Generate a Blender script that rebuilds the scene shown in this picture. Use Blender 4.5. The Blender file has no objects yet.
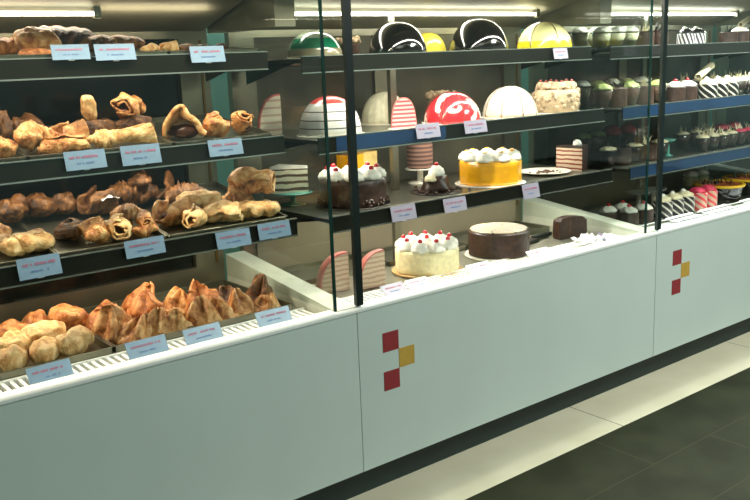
import bpy, bmesh, math, random
from mathutils import Vector, Matrix, noise, Euler
PI = math.pi
sc = bpy.context.scene
COL = sc.collection

# ---------------------------------------------------------------- camera, world, lights, exposure
cam = bpy.data.cameras.new('camera'); co = bpy.data.objects.new('camera', cam); COL.objects.link(co)
co.location = (-1.5386, -2.0787, 1.4430); co.rotation_euler = (1.3545, 0.0382, -0.6702)
cam.sensor_width = 36; cam.lens = 868.3165 / 750 * 36; cam.clip_start = .05
sc.camera = co
sc.view_settings.view_transform = 'Standard'; sc.view_settings.look = 'None'
sc.view_settings.gamma = 1; sc.view_settings.use_curve_mapping = False
sc.view_settings.exposure = 0.42
w = bpy.data.worlds.new('world'); sc.world = w; w.use_nodes = True
w.node_tree.nodes['Background'].inputs[0].default_value = (.60, .88, .80, 1)
w.node_tree.nodes['Background'].inputs[1].default_value = .34

def area(name, loc, rot, sx, sy, power, col):
    l = bpy.data.lights.new(name, 'AREA'); l.shape = 'RECTANGLE'; l.size = sx; l.size_y = sy
    l.energy = power; l.color = col
    o = bpy.data.objects.new(name, l); o.location = loc; o.rotation_euler = rot; COL.objects.link(o); return o
# ceiling luminaires over the aisle
area('aisle_light', (2.1, -2.5, 2.82), (0, 0, 0), 1.2, 1.2, 105, (.96, 1, .93))
area('aisle_light', (-1.2, -2.7, 2.82), (0, 0, 0), 1.2, 1.2, 3, (.80, 1, .92))
# lamps behind the front header of each case, shining down over the shelves
CASES = (-1.579, 0, 1.579, 3.158)
CASE_POWER = (11, 15.5, 20, 9)
CASE_COL = ((1, .86, .66), (1, .95, .83), (.93, .98, .95), (.93, .98, .95))
for x0, pw, cl in zip(CASES, CASE_POWER, CASE_COL):
    area('case_lamp', (x0 + .75, .10, 1.69), (-.10, 0, 0), 1.40, .05, pw, cl)
    area('tube_lamp', (x0 + .75, .46, 1.585), (0, 0, 0), 1.30, .02, pw * .12, cl)
    area('tube_lamp', (x0 + .75, .46, 1.588), (2.6, 0, 0), 1.30, .02, pw * .10, cl)
    for zz, f in ((1.43, .17), (1.175, .20), (.925, .34)):          # fill lights added under the shelves to brighten the back
        area('shelf_fill_light', (x0 + .75, .40, zz), (0, 0, 0), 1.36, .03, pw * f, cl)
# lamp over the staff side, behind the cases
area('staff_light', (1.0, 1.15, 2.82), (0, 0, 0), 5.0, .5, 55, (.92, 1, .95))

# ---------------------------------------------------------------- materials
MATS = {}
def srgb(r, g, b):
    f = lambda c: (c / 255 / 12.92) if c / 255 <= .04045 else ((c / 255 + .055) / 1.055) ** 2.4
    return (f(r), f(g), f(b), 1)
def base(name):
    m = bpy.data.materials.new(name); m.use_nodes = True
    return m, m.node_tree, m.node_tree.nodes['Principled BSDF']
def mat(name, rgb, rough=.5, metal=0, var=.06, scale=30, bump=0, spec=.5, sss=0, coat=0):
    """plain colour with a little procedural variation"""
    if name in MATS: return MATS[name]
    m, nt, b = base(name); N = nt.nodes; L = nt.links
    c = srgb(*rgb)
    tc = N.new('ShaderNodeTexCoord'); nz = N.new('ShaderNodeTexNoise'); nz.inputs['Scale'].default_value = scale
    nz.inputs['Detail'].default_value = 3
    L.new(tc.outputs['Object'], nz.inputs['Vector'])
    cr = N.new('ShaderNodeValToRGB')
    cr.color_ramp.elements[0].position = .3; cr.color_ramp.elements[1].position = .7
    cr.color_ramp.elements[0].color = [max(0, x * (1 - var * 2)) for x in c[:3]] + [1]
    cr.color_ramp.elements[1].color = [min(1, x * (1 + var * 2)) for x in c[:3]] + [1]
    L.new(nz.outputs['Fac'], cr.inputs[0]); L.new(cr.outputs[0], b.inputs['Base Color'])
    b.inputs['Roughness'].default_value = rough; b.inputs['Metallic'].default_value = metal
    b.inputs['Specular IOR Level'].default_value = spec
    if coat: b.inputs['Coat Weight'].default_value = coat; b.inputs['Coat Roughness'].default_value = .05
    if sss:
        b.inputs['Subsurface Weight'].default_value = sss; b.inputs['Subsurface Radius'].default_value = (.01, .006, .004)
        b.inputs['Subsurface Scale'].default_value = .5
    if bump:
        bp = N.new('ShaderNodeBump'); bp.inputs['Strength'].default_value = bump; bp.inputs['Distance'].default_value = .004
        L.new(nz.outputs['Fac'], bp.inputs['Height']); L.new(bp.outputs[0], b.inputs['Normal'])
    MATS[name] = m; return m
def pastry_mat(name, pale, gold, dark, scale=26):
    m, nt, b = base(name); N = nt.nodes; L = nt.links
    tc = N.new('ShaderNodeTexCoord')
    nz = N.new('ShaderNodeTexNoise'); nz.inputs['Scale'].default_value = scale; nz.inputs['Detail'].default_value = 5
    nz.inputs['Distortion'].default_value = 1.2
    L.new(tc.outputs['Object'], nz.inputs['Vector'])
    cr = N.new('ShaderNodeValToRGB'); e = cr.color_ramp.elements
    e[0].position = .35; e[0].color = srgb(*dark); e[1].position = .68; e[1].color = srgb(*pale)
    k = e.new(.50); k.color = srgb(*gold)
    L.new(nz.outputs['Fac'], cr.inputs[0]); L.new(cr.outputs[0], b.inputs['Base Color'])
    b.inputs['Roughness'].default_value = .42
    n2 = N.new('ShaderNodeTexNoise'); n2.inputs['Scale'].default_value = 60; n2.inputs['Distortion'].default_value = 2.5; L.new(tc.outputs['Object'], n2.inputs['Vector'])
    bp = N.new('ShaderNodeBump'); bp.inputs['Strength'].default_value = .8; bp.inputs['Distance'].default_value = .006
    L.new(n2.outputs['Fac'], bp.inputs['Height']); L.new(bp.outputs[0], b.inputs['Normal'])
    MATS[name] = m; return m
def band_mat(name, stops, axis=2, rough=.25, coat=.6, interp='CONSTANT', wave=0):
    """colour bands along an object axis (metres)"""
    m, nt, b = base(name); N = nt.nodes; L = nt.links
    tc = N.new('ShaderNodeTexCoord'); sp = N.new('ShaderNodeSeparateXYZ')
    L.new(tc.outputs['Object'], sp.inputs[0])
    mr = N.new('ShaderNodeMapRange'); mr.inputs[2].default_value = .2
    L.new(sp.outputs[axis], mr.inputs[0])
    cr = N.new('ShaderNodeValToRGB'); cr.color_ramp.interpolation = interp
    e = cr.color_ramp.elements
    for i, (p, c) in enumerate(stops):
        if i < 2: el = e[i]; el.position = p / .2
        else: el = e.new(p / .2)
        el.color = srgb(*c)
    L.new(mr.outputs[0], cr.inputs[0]); L.new(cr.outputs[0], b.inputs['Base Color'])
    b.inputs['Roughness'].default_value = rough; b.inputs['Coat Weight'].default_value = coat
    b.inputs['Coat Roughness'].default_value = .06
    MATS[name] = m; return m
def stripe_mat(name, c1, c2, freq, vec=(1, 0, 0), duty=.5, rough=.3, coat=.3, angular=False, slope=0, dist=0):
    """repeating stripes: along vec, or round the axis (angular) with a slope"""
    m, nt, b = base(name); N = nt.nodes; L = nt.links
    tc = N.new('ShaderNodeTexCoord'); sp = N.new('ShaderNodeSeparateXYZ'); L.new(tc.outputs['Object'], sp.inputs[0])
    def M(op, a, bb=None):
        n = N.new('ShaderNodeMath'); n.operation = op
        for i, v in enumerate((a, bb)):
            if v is None: continue
            if isinstance(v, (int, float)): n.inputs[i].default_value = v
            else: L.new(v, n.inputs[i])
        return n.outputs[0]
    if angular:
        at = M('ARCTAN2', sp.outputs[1], sp.outputs[0])
        t = M('ADD', M('MULTIPLY', at, freq / (2 * PI)), M('MULTIPLY', sp.outputs[2], slope))
    else:
        t = M('MULTIPLY', sp.outputs[0], vec[0] * freq)
        t = M('ADD', t, M('MULTIPLY', sp.outputs[1], vec[1] * freq)); t = M('ADD', t, M('MULTIPLY', sp.outputs[2], vec[2] * freq))
    if dist:
        nz = N.new('ShaderNodeTexNoise'); nz.inputs['Scale'].default_value = 25; L.new(tc.outputs['Object'], nz.inputs['Vector'])
        t = M('ADD', t, M('MULTIPLY', nz.outputs['Fac'], dist))
    g = M('GREATER_THAN', M('FRACT', t), duty)
    mx = N.new('ShaderNodeMix'); mx.data_type = 'RGBA'; L.new(g, mx.inputs[0])
    mx.inputs[6].default_value = srgb(*c1); mx.inputs[7].default_value = srgb(*c2)
    L.new(mx.outputs[2], b.inputs['Base Color'])
    b.inputs['Roughness'].default_value = rough; b.inputs['Coat Weight'].default_value = coat
    MATS[name] = m; return m
def patch_mat(name, c1, c2, scale, thr, rough=.2, coat=.7):
    m, nt, b = base(name); N = nt.nodes; L = nt.links
    tc = N.new('ShaderNodeTexCoord'); v = N.new('ShaderNodeTexNoise'); v.inputs['Scale'].default_value = scale
    v.inputs['Detail'].default_value = 1.5
    L.new(tc.outputs['Object'], v.inputs['Vector'])
    cr = N.new('ShaderNodeValToRGB'); e = cr.color_ramp.elements
    e[0].position = thr - .015; e[0].color = srgb(*c1); e[1].position = thr + .015; e[1].color = srgb(*c2)
    L.new(v.outputs['Fac'], cr.inputs[0]); L.new(cr.outputs[0], b.inputs['Base Color'])
    b.inputs['Roughness'].default_value = rough; b.inputs['Coat Weight'].default_value = coat; b.inputs['Coat Roughness'].default_value = .06
    MATS[name] = m; return m
def glass_mat(name, tint, haze=.0, rough=0):
    """thin pane: clear transmission plus a mirror reflection that rises at grazing angles"""
    m = bpy.data.materials.new(name); m.use_nodes = True; nt = m.node_tree; N = nt.nodes; L = nt.links
    N.clear(); out = N.new('ShaderNodeOutputMaterial')
    t = N.new('ShaderNodeBsdfTransparent'); t.inputs[0].default_value = (*tint, 1)
    g = N.new('ShaderNodeBsdfGlossy'); g.inputs['Roughness'].default_value = rough
    lw = N.new('ShaderNodeLayerWeight'); lw.inputs[0].default_value = .5
    p = N.new('ShaderNodeMath'); p.operation = 'POWER'; p.inputs[1].default_value = 5; L.new(lw.outputs['Facing'], p.inputs[0])
    a = N.new('ShaderNodeMath'); a.operation = 'MULTIPLY_ADD'; a.inputs[1].default_value = .96; a.inputs[2].default_value = .022
    L.new(p.outputs[0], a.inputs[0])
    mx = N.new('ShaderNodeMixShader'); L.new(a.outputs[0], mx.inputs[0]); L.new(t.outputs[0], mx.inputs[1]); L.new(g.outputs[0], mx.inputs[2])
    L.new(mx.outputs[0], out.inputs[0]); MATS[name] = m; return m
def emit_mat(name, col, s):
    m, nt, b = base(name); b.inputs['Base Color'].default_value = (.9, .9, .9, 1)
    b.inputs['Emission Color'].default_value = (*col, 1); b.inputs['Emission Strength'].default_value = s
    MATS[name] = m; return m

white_lam = mat('white_laminate', (200, 213, 206), .38, var=.015, scale=3)
rim_white = mat('white_rim', (238, 240, 236), .35, var=.01)
inner_white = mat('inner_white', (205, 208, 192), .45, var=.03)
deck_m = mat('deck_enamel', (196, 198, 182), .35, var=.04, scale=8)
deck_steel = mat('deck_steel', (176, 172, 154), .32, metal=.7, var=.08, scale=8)
seam_m = mat('cabinet_dark_grey', (60, 70, 65), .8)  # dark grey of the cabinet body and air duct
kick_m = mat('kick_plate_dark', (30, 46, 44), .55, var=.08, scale=6)
steel = mat('brushed_steel', (128, 124, 106), .34, metal=.85, var=.10, scale=5)
steel_l = mat('bright_steel', (205, 205, 195), .22, metal=.9, var=.05, scale=20)
lip_m = mat('dark_steel_lip', (50, 50, 43), .28, metal=.75, var=.10, scale=4)
shelf_m = mat('shelf_steel', (120, 120, 106), .30, metal=.8, var=.06, scale=7)
blue_m = mat('blue_strip', (24, 54, 88), .35, var=.12, scale=4)
tray_m = mat('tray_steel', (128, 128, 112), .30, metal=.85, var=.07, scale=9)
door_m = mat('dark_door_glass', (10, 14, 12), .16, var=.25, scale=4, spec=.3)
door_b = mat('grey_door_glass', (84, 80, 66), .20, var=.25, scale=3, spec=.4)
post_m = mat('black_post', (12, 26, 24), .35, var=.1)
gedge_m = mat('green_glass_edge', (20, 56, 50), .15, var=.15, scale=6)
back_beige = mat('back_panel_beige', (124, 116, 96), .4, var=.06, scale=4)
fill_light_strip = mat('opal_fill_light_cover', (232, 228, 210), .4)  # cover of the added under-shelf fill lights
gold_m = mat('brass_trim', (112, 88, 44), .35, metal=.6)
pane_m = glass_mat('clear_pane', (.97, .985, .975))
side_m = glass_mat('green_pane', (.955, .975, .962))
tube_m = emit_mat('tube_glow', (1, .97, .86), 4.5)
refl_m = mat('matt_reflector', (134, 130, 110), .55, metal=.6, var=.08, scale=5)
red_sq = mat('red_vinyl', (148, 52, 56), .4, var=.03)
yel_sq = mat('yellow_vinyl', (196, 158, 70), .4, var=.03)
card_b = mat('blue_card', (118, 146, 172), .35, var=.04)
card_g = mat('lilac_card', (150, 146, 164), .35, var=.04)
ink_r = mat('red_ink', (160, 96, 124), .6); ink_b = mat('blue_ink', (80, 110, 156), .6)
clip_m = mat('clear_clip', (190, 196, 194), .2)
P_gold = pastry_mat('golden_pastry', (236, 196, 138), (208, 148, 84), (148, 84, 38))
P_pale = pastry_mat('pale_pastry', (240, 212, 160), (226, 186, 124), (190, 134, 74))
P_orange = pastry_mat('orange_pastry', (222, 164, 104), (196, 124, 66), (138, 74, 34))
P_brown = pastry_mat('brown_pastry', (160, 112, 64), (116, 76, 40), (60, 36, 20))
P_dark = pastry_mat('dark_bread', (120, 76, 48), (70, 42, 30), (34, 20, 16))
fill_m = mat('dark_filling', (70, 36, 20), .4, var=.2)
cream_m = mat('whipped_cream', (245, 240, 226), .5, var=.03, sss=.0)
cream_y = mat('ivory_frosting', (240, 226, 178), .55, var=.06, scale=60, bump=.9)
cherry_m = mat('red_cherry', (206, 30, 44), .15, var=.1, coat=.8)
choc_gl = mat('glossy_chocolate', (16, 11, 9), .10, var=.2, coat=1)
choc_m = mat('dark_chocolate', (58, 36, 26), .40, var=.25, scale=50, bump=.8)
choc_w = mat('brown_sponge', (96, 62, 44), .65, var=.25, scale=60, bump=.6)
yellow_m = mat('mango_glaze', (246, 174, 22), .22, var=.06, coat=.6)
board_m = mat('cake_board_gold', (214, 176, 120), .4, var=.05)
board_w = mat('cake_board_white', (232, 226, 210), .45, var=.04)
dark_board = mat('cake_board_dark', (46, 40, 34), .35, var=.1)
paper_m = mat('white_paper', (240, 242, 242), .7, var=.03)
pink_m = mat('pink_glaze', (222, 128, 118), .3, var=.08, coat=.4)
green_gl = band_mat('mint_glaze_highlight', [(0, (150, 140, 110)), (.030, (20, 112, 80)), (.064, (150, 160, 138))], rough=.15)  # pale grey top band paints in the dome's highlight
yellow_dome = band_mat('lemon_dome_glaze', [(0, (224, 214, 40)), (.034, (240, 236, 168))], rough=.25)
yellow_dome2 = mat('lemon_small_glaze', (214, 200, 66), .3, coat=.5)
stripe_dome = band_mat('layered_dome', [(0, (206, 206, 200)), (.022, (60, 58, 60)), (.026, (208, 208, 204)), (.048, (66, 62, 62)), (.052, (214, 214, 210)),
                                        (.076, (70, 64, 64)), (.080, (220, 218, 212)), (.104, (222, 64, 58))], rough=.3)
red_dome = patch_mat('red_white_glaze', (208, 44, 52), (246, 226, 214), 16, .56)
white_dome = patch_mat('white_shaved', (206, 172, 144), (222, 214, 196), 26, .36, rough=.6, coat=0)
cream_dome = mat('cream_dome_frosting', (228, 222, 190), .5, var=.05, scale=50, bump=.7)
nut_m = mat('beige_nut_cream', (184, 160, 128), .6, var=.12, scale=50, bump=.9)
green_m = mat('pistachio_cream', (172, 184, 110), .5, var=.12)
layer_h = stripe_mat('sponge_layers', (238, 214, 186), (160, 74, 56), 55, (0, 0, 1), .62, rough=.6, coat=0, dist=.5)
layer_v = stripe_mat('pink_layers', (222, 196, 166), (196, 160, 138), 60, (.5, 0, 1), .6, rough=.6, coat=0, dist=.8)
layer_w = stripe_mat('cream_sponge_layers', (236, 228, 198), (88, 62, 44), 42, (0, 0, 1), .6, rough=.6, coat=0, dist=.5)
layer_y = mat('yellow_sponge', (228, 196, 120), .6, var=.1)
layer_b = stripe_mat('brown_layers', (150, 112, 96), (90, 60, 54), 60, (0, 0, 1), .5, rough=.6, coat=0)
zebra = stripe_mat('zebra_chocolate', (206, 198, 184), (26, 20, 18), 7, angular=True, slope=32, duty=.30)
zebra_p = stripe_mat('pink_zebra', (214, 56, 66), (196, 168, 140), 6, angular=True, slope=32, duty=.45)
zebra_v = stripe_mat('grey_zebra', (216, 210, 208), (58, 50, 52), 14, angular=True, slope=20, duty=.5)
cup_gl = glass_mat('cup_glass', (.9, .95, .93))
teal_gl = mat('teal_glass', (96, 178, 160), .15, var=.05, coat=.5)
pink_cream = mat('pink_cream', (226, 66, 98), .4, var=.08)
yell_rim = mat('yellow_rim', (236, 186, 30), .35, var=.05)
orange_top = mat('orange_jelly', (226, 110, 60), .2, var=.2, coat=.6)
lamp_ivory = mat('white_chocolate', (240, 226, 186), .4, var=.03)

# ---------------------------------------------------------------- helpers
def link(o, parent=None):
    COL.objects.link(o)
    if parent is not None: o.parent = parent
    return o
def obj(name, bm, m, parent=None, loc=None, rot=None, smooth=False):
    me = bpy.data.meshes.new(name); bmesh.ops.recalc_face_normals(bm, faces=bm.faces[:]) ; bm.to_mesh(me); bm.free()
    if smooth:
        for p in me.polygons: p.use_smooth = True
    me.materials.append(m)
    o = bpy.data.objects.new(name, me); link(o, parent)
    if loc is not None: o.location = loc
    if rot is not None: o.rotation_euler = rot
    return o
def tag(o, label, cat, group=None):
    o['label'] = label; o['category'] = cat
    if group: o['group'] = group
    return o
def thing(name, label, cat, loc=(0, 0, 0), rot=(0, 0, 0), group=None):
    o = bpy.data.objects.new(name, None); o.empty_display_size = .05; link(o)
    o.location = loc; o.rotation_euler = rot; return tag(o, label, cat, group)
def box(bm, x0, x1, y0, y1, z0, z1, M=None):
    vs = [bm.verts.new((x, y, z)) for x in (x0, x1) for y in (y0, y1) for z in (z0, z1)]
    for f in ((0, 1, 3, 2), (4, 6, 7, 5), (0, 4, 5, 1), (2, 3, 7, 6), (0, 2, 6, 4), (1, 5, 7, 3)):
        bm.faces.new([vs[i] for i in f])
    if M is not None: bmesh.ops.transform(bm, matrix=M, verts=vs)
    return bm
def bx(*a): return box(bmesh.new(), *a)
def lathe(prof, n=40, a0=0, a1=2 * PI, bm=None, off=(0, 0, 0), fn=None):
    """revolve (r,z) profile; fn(angle,r,z)->r"""
    bm = bm or bmesh.new(); full = abs(a1 - a0 - 2 * PI) < 1e-6
    cnt = n if full else n + 1; rings = []
    for r, z in prof:
        ring = []
        if r < 1e-6: ring = [bm.verts.new((off[0], off[1], off[2] + z))] * cnt
        else:
            for i in range(cnt):
                a = a0 + (a1 - a0) * i / n; rr = fn(a, r, z) if fn else r
                ring.append(bm.verts.new((off[0] + rr * math.cos(a), off[1] + rr * math.sin(a), off[2] + z)))
        rings.append(ring)
    for A, B in zip(rings, rings[1:]):
        for i in range(n):
            j = (i + 1) % cnt
            vs = []
            for v in (A[i], A[j], B[j], B[i]):
                if v not in vs: vs.append(v)
            if len(vs) > 2:
                try: bm.faces.new(vs)
                except ValueError: pass
    if not full:
        for k in (0, n):
            vs = []
            for ring in rings:
                if ring[k] not in vs: vs.append(ring[k])
            if len(vs) > 2:
                try: bm.faces.new(vs)
                except ValueError: pass
    return bm
def cylp(r, h, b=.004):
    return [(0, 0), (r - b, 0), (r, b), (r, h - b), (r - b, h), (0, h)]
def domep(r, h, n=12):
    return [(0, 0), (r * .98, 0)] + [(r * math.cos(t) ** .9, h * math.sin(t)) for t in [PI / 2 * i / n for i in range(n)]] + [(0, h)]
def rosette(bm, x, y, z, r, h, tw=3, n=20):
    prof = [(0, 0), (r, 0), (r * 1.06, h * .2), (r * .98, h * .42), (r * .88, h * .48), (r * .82, h * .68), (r * .62, h * .78), (r * .48, h * .94), (r * .2, h), (0, h)]
    return lathe(prof, n, bm=bm, off=(x, y, z), fn=lambda a, rr, zz: rr * (1 + .13 * math.cos(6 * a + tw * zz / h * 2)))
def ball(bm, x, y, z, r, sz=1.0, sub=2):
    ret = bmesh.ops.create_icosphere(bm, subdivisions=sub, radius=r)
    for v in ret['verts']: v.co = Vector((v.co.x + x, v.co.y + y, v.co.z * sz + z))
    return bm
def nz3(p, s, seed): return noise.noise(Vector((p[0] * s + seed * 7.3, p[1] * s + seed * 1.7, p[2] * s - seed * 3.1)))

# ---------------------------------------------------------------- structure
def floor_mat():
    m, nt, b = base('floor_tiles'); N = nt.nodes; L = nt.links
    tc = N.new('ShaderNodeTexCoord'); sp = N.new('ShaderNodeSeparateXYZ'); L.new(tc.outputs['Object'], sp.inputs[0])
    def M(op, *a):
        n = N.new('ShaderNodeMath'); n.operation = op
        for i, v in enumerate(a):
            if isinstance(v, (int, float)): n.inputs[i].default_value = v
            else: L.new(v, n.inputs[i])
        return n.outputs[0]
    def mixc(f, a, bb):
        n = N.new('ShaderNodeMix'); n.data_type = 'RGBA'; L.new(f, n.inputs[0])
        for i, v in ((6, a), (7, bb)):
            if isinstance(v, tuple): n.inputs[i].default_value = v
            else: L.new(v, n.inputs[i])
        return n.outputs[2]
    x, y = sp.outputs[0], sp.outputs[1]
    nz = N.new('ShaderNodeTexNoise'); nz.inputs['Scale'].default_value = 5; nz.inputs['Detail'].default_value = 6; L.new(tc.outputs['Object'], nz.inputs['Vector'])
    cr = N.new('ShaderNodeValToRGB'); e = cr.color_ramp.elements
    e[0].position = .35; e[0].color = srgb(34, 38, 20); e[1].position = .68; e[1].color = srgb(50, 54, 32); L.new(nz.outputs['Fac'], cr.inputs[0])
    cl = N.new('ShaderNodeValToRGB'); e = cl.color_ramp.elements
    e[0].position = .35; e[0].color = srgb(224, 218, 190); e[1].position = .68; e[1].color = srgb(234, 228, 202); L.new(nz.outputs['Fac'], cl.inputs[0])
    light = M('GREATER_THAN', y, -.157)
    ry = M('DIVIDE', M('ADD', y, .157), .2715)
    dj = M('LESS_THAN', M('FRACT', ry), .013)
    row = M('FLOOR', ry)
    dx = M('LESS_THAN', M('FRACT', M('DIVIDE', M('ADD', M('SUBTRACT', x, .605), M('MULTIPLY', row, .36)), 1.1)), .004)
    # row -2 (first dark row is -1): keep the joint of the row seen in the photograph at x=.605
    dark = mixc(M('MAXIMUM', dj, dx), cr.outputs[0], srgb(66, 66, 44))
    lj = M('LESS_THAN', M('FRACT', M('DIVIDE', M('SUBTRACT', x, 1.157), 1.2)), .0035)
    lt = mixc(lj, cl.outputs[0], srgb(112, 112, 96))
    L.new(mixc(light, dark, lt), b.inputs['Base Color'])
    b.inputs['Roughness'].default_value = .6; b.inputs['Specular IOR Level'].default_value = .25
    return m
fl = obj('floor', bx(-5, 8, -6, 3.2, -.1, 0), floor_mat()); fl['kind'] = 'structure'
wb = obj('wall_back', bx(-5, 8, 1.6, 1.8, 0, 2.9), mat('staff_wall_paint', (92, 146, 134), .7, var=.05, scale=2)); wb['kind'] = 'structure'
cg = obj('ceiling', bx(-5, 8, -6, 3.2, 2.9, 3.0), mat('ceiling_paint', (150, 156, 148), .8, var=.03, scale=2)); cg['kind'] = 'structure'
for x, y, lb in ((2.1, -2.5, 'square ceiling light panel over the right end of the aisle'), (-1.2, -2.7, 'square ceiling light panel over the left end of the aisle')):
    t = thing('ceiling_light', lb, 'light', (x, y, 2.9), group='ceiling lights over the aisle')
    obj('frame', bx(-.65, .65, -.65, .65, -.03, 0), rim_white, t)
    obj('diffuser', bx(-.6, .6, -.6, .6, -.04, -.03), emit_mat('diffuser_glow', (.95, 1, .9), 1.2), t)

# ---------------------------------------------------------------- display cases
ZR = .690; DY = .68
def wedge_prism(x0, x1, y0, y1, zb, zf, zk):
    bm = bmesh.new(); v = [bm.verts.new(p) for p in ((x0, y0, zb), (x0, y1, zb), (x0, y1, zk), (x0, y0, zf), (x1, y0, zb), (x1, y1, zb), (x1, y1, zk), (x1, y0, zf))]
    for f in ((0, 1, 2, 3), (7, 6, 5, 4), (0, 3, 7, 4), (1, 5, 6, 2), (3, 2, 6, 7), (0, 4, 5, 1)): bm.faces.new([v[i] for i in f])
    return bm
SHELVES = {0: dict(T=1.480, M=1.226, B=.972), 1: dict(T=1.462, M=1.207, B=.957), 2: dict(T=1.458, M=1.203, B=.950), 3: dict(T=1.458, M=1.203, B=.950)}
LIPY = dict(T=.28, M=.21, B=.165)
CL = ['glazed white pastry display case at the left, filled with breads and pastries',
      'glazed white cake display case in the middle of the counter, holding dome cakes',
      'glazed white display case at the right with blue shelf strips and small desserts',
      'far glazed display case continuing past the right picture edge']
def make_case(k, X0):
    t = thing('display_case', CL[k], 'display case', (X0, 0, 0), group='glazed display cases along the counter')
    XR = 1.495
    fp = obj('front_panel', bx(.0015, 1.5775, 0, .02, .144, .680), white_lam, t)
    bm = bmesh.new(); pr = [(-.005, .680), (.034, .680), (.034, .697), (.010, .697), (-.005, .688)]
    A = [bm.verts.new((0, a, b)) for a, b in pr]; B = [bm.verts.new((1.579, a, b)) for a, b in pr]; bm.faces.new(A); bm.faces.new(B[::-1])
    for i in range(5): j = (i + 1) % 5; bm.faces.new((A[i], B[i], B[j], A[j]))
    obj('rim', bm, rim_white, t)
    obj('kick_plate', bx(0, 1.579, .109, .125, 0, .16), kick_m, t)
    obj('base_cabinet', bx(.002, 1.577, .126, .72, 0, .60), seam_m, t)
    if k in (1, 2):
        ox = .097 if k == 1 else .123
        for (dx, dz, m) in ((0, .524, red_sq), (.0655, .4585, yel_sq), (0, .393, red_sq)):
            s = obj('emblem_square', bx(ox + dx, ox + dx + .065, -.0015, .001, dz, dz + .0645), m, fp)
            s['label'] = 'yellow square of the emblem' if m is yel_sq else 'dark red square of the emblem'
    obj('deck', bx(.0, XR, .168, DY, .60, .668), deck_m if k != 1 else deck_steel, t)
    bm = bmesh.new(); n = 70
    for i in range(n):
        xx = .015 + i * (XR - .03) / (n - 1); box(bm, xx - .0048, xx + .0048, .042, .160, .664, .676)
    box(bm, .005, XR - .005, .034, .042, .655, .680); box(bm, .005, XR - .005, .158, .168, .655, .680)
    obj('air_grille', bm, rim_white, t)
    obj('air_duct', bx(.003, XR - .002, .021, .160, .60, .640), seam_m, t)
    # back wall of the case: sliding doors between steel stiles
    zt = 1.66
    back = obj('back_frame', box(box(box(box(bmesh.new(), .0, .10, DY, DY + .03, .60, zt), 1.385, XR, DY, DY + .03, .60, zt), .10, 1.385, DY, DY + .03, 1.535, zt),
               .10, 1.385, DY, DY + .03, .60, .745), steel, t)
    dm = door_m if k == 0 else door_b
    for a, b, yy in ((.10, .76, .012), (.72, 1.385, .024)):
        d = obj('sliding_door', bx(a, b, DY + yy - .004, DY + yy, .745, 1.535), dm, t)
    obj('middle_stile', bx(.64, .70, DY - .006, DY + .008, .60, 1.535), steel, t)
    obj('brass_trim', bx(1.462, 1.470, DY - .004, DY, .75, 1.53), gold_m, t)
    if k >= 1: obj('lower_back_panel', bx(.05, 1.44, DY - .012, DY - .007, .668, .93), back_beige, t)
    obj('case_top', bx(0, 1.579, .13, DY + .03, 1.665, 1.70), steel, t)
    obj('top_side_panel', bx(XR + .008, 1.577, .25, DY + .01, 1.552, 1.664), refl_m, t)
    obj('front_header', bx(0, 1.579, 0, .03, 1.70, 1.80), steel, t)
    obj('top_cover', bx(0, 1.579, .0, DY + .03, 1.80, 1.82), steel, t)
    # slanted reflector with the tube
    bm = bmesh.new(); v = [bm.verts.new(p) for p in ((.02, .30, 1.664), (1.48, .30, 1.664), (1.48, DY - .001, 1.560), (.02, DY - .001, 1.560), (.02, .30, 1.668), (1.48, .30, 1.668), (1.48, DY - .001, 1.564), (.02, DY - .001, 1.564))]
    for f in ((0, 1, 2, 3), (7, 6, 5, 4), (0, 4, 5, 1), (3, 2, 6, 7), (0, 3, 7, 4), (1, 5, 6, 2)): bm.faces.new([v[i] for i in f])
    obj('reflector', bm, refl_m, t)
    xa, xb = ((.10, 1.02) if k == 0 else (.06, 1.34))
    bm = bmesh.new(); r = .0065
    lathe([(0, 0), (r, 0), (r, xb - xa), (0, xb - xa)], 12, bm=bm)
    bmesh.ops.transform(bm, matrix=Matrix.Translation((xa, .46, 1.603)) @ Matrix.Rotation(PI / 2, 4, 'Y'), verts=bm.verts[:])
    obj('light_tube', bm, tube_m, t, smooth=True)
    for xe in (xa - .02, xb): obj('tube_holder', bx(xe, xe + .02, .450, .470, 1.59, 1.622), steel, t)
    # glazing
    obj('corner_post', bx(.0, .026, -.002, .012, .700, 1.70), post_m, t)
    obj('left_side_glass', bx(.008, .014, .012, DY - .002, .668, 1.66), side_m, t)
    obj('right_side_glass', bx(XR, XR + .006, .004, DY - .002, .700, 1.66), side_m, t)
    obj('right_glass_edge', bx(XR - .001, XR + .008, -.002, .004, .700, 1.70), gedge_m, t)
    obj('front_glass', bx(.026, XR - .001, .000, .005, .700, 1.70), pane_m, t)
    obj('side_wall', wedge_prism(XR + .007, 1.578, .006, DY - .002, .60, .698, .775), inner_white, t)
    obj('side_wall', wedge_prism(.0148, .022, .022, DY - .02, .60, .672, .70), inner_white, t)
    # shelves
    for lv in 'TMB':
        z = SHELVES[k][lv]; y0 = LIPY[lv]
        s = obj('shelf', bx(.03, XR - .012, y0, DY - .02, z - .022, z - .010), shelf_m, t)
        lip = obj('lip', bx(.03, XR - .012, y0 - .004, y0, z - .052, z - .003), lip_m, s)
        obj('edge_strip', bx(.03, XR - .012, y0 - .006, y0 + .004, z - .003, z), steel_l, s)
        obj('bottom_strip', bx(.03, XR - .012, y0 - .007, y0 - .001, z - .056, z - .052), steel_l, s)
        obj('fill_light_strip', bx(.06, XR - .05, .385, .415, z - .030, z - .0225), fill_light_strip, s)  # strip added as a body for the fill light
        if k == 1 and lv == 'M': obj('blue_strip', bx(.10, .58, y0 - .0055, y0 - .0042, z - .050, z - .004), blue_m, s)
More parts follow.
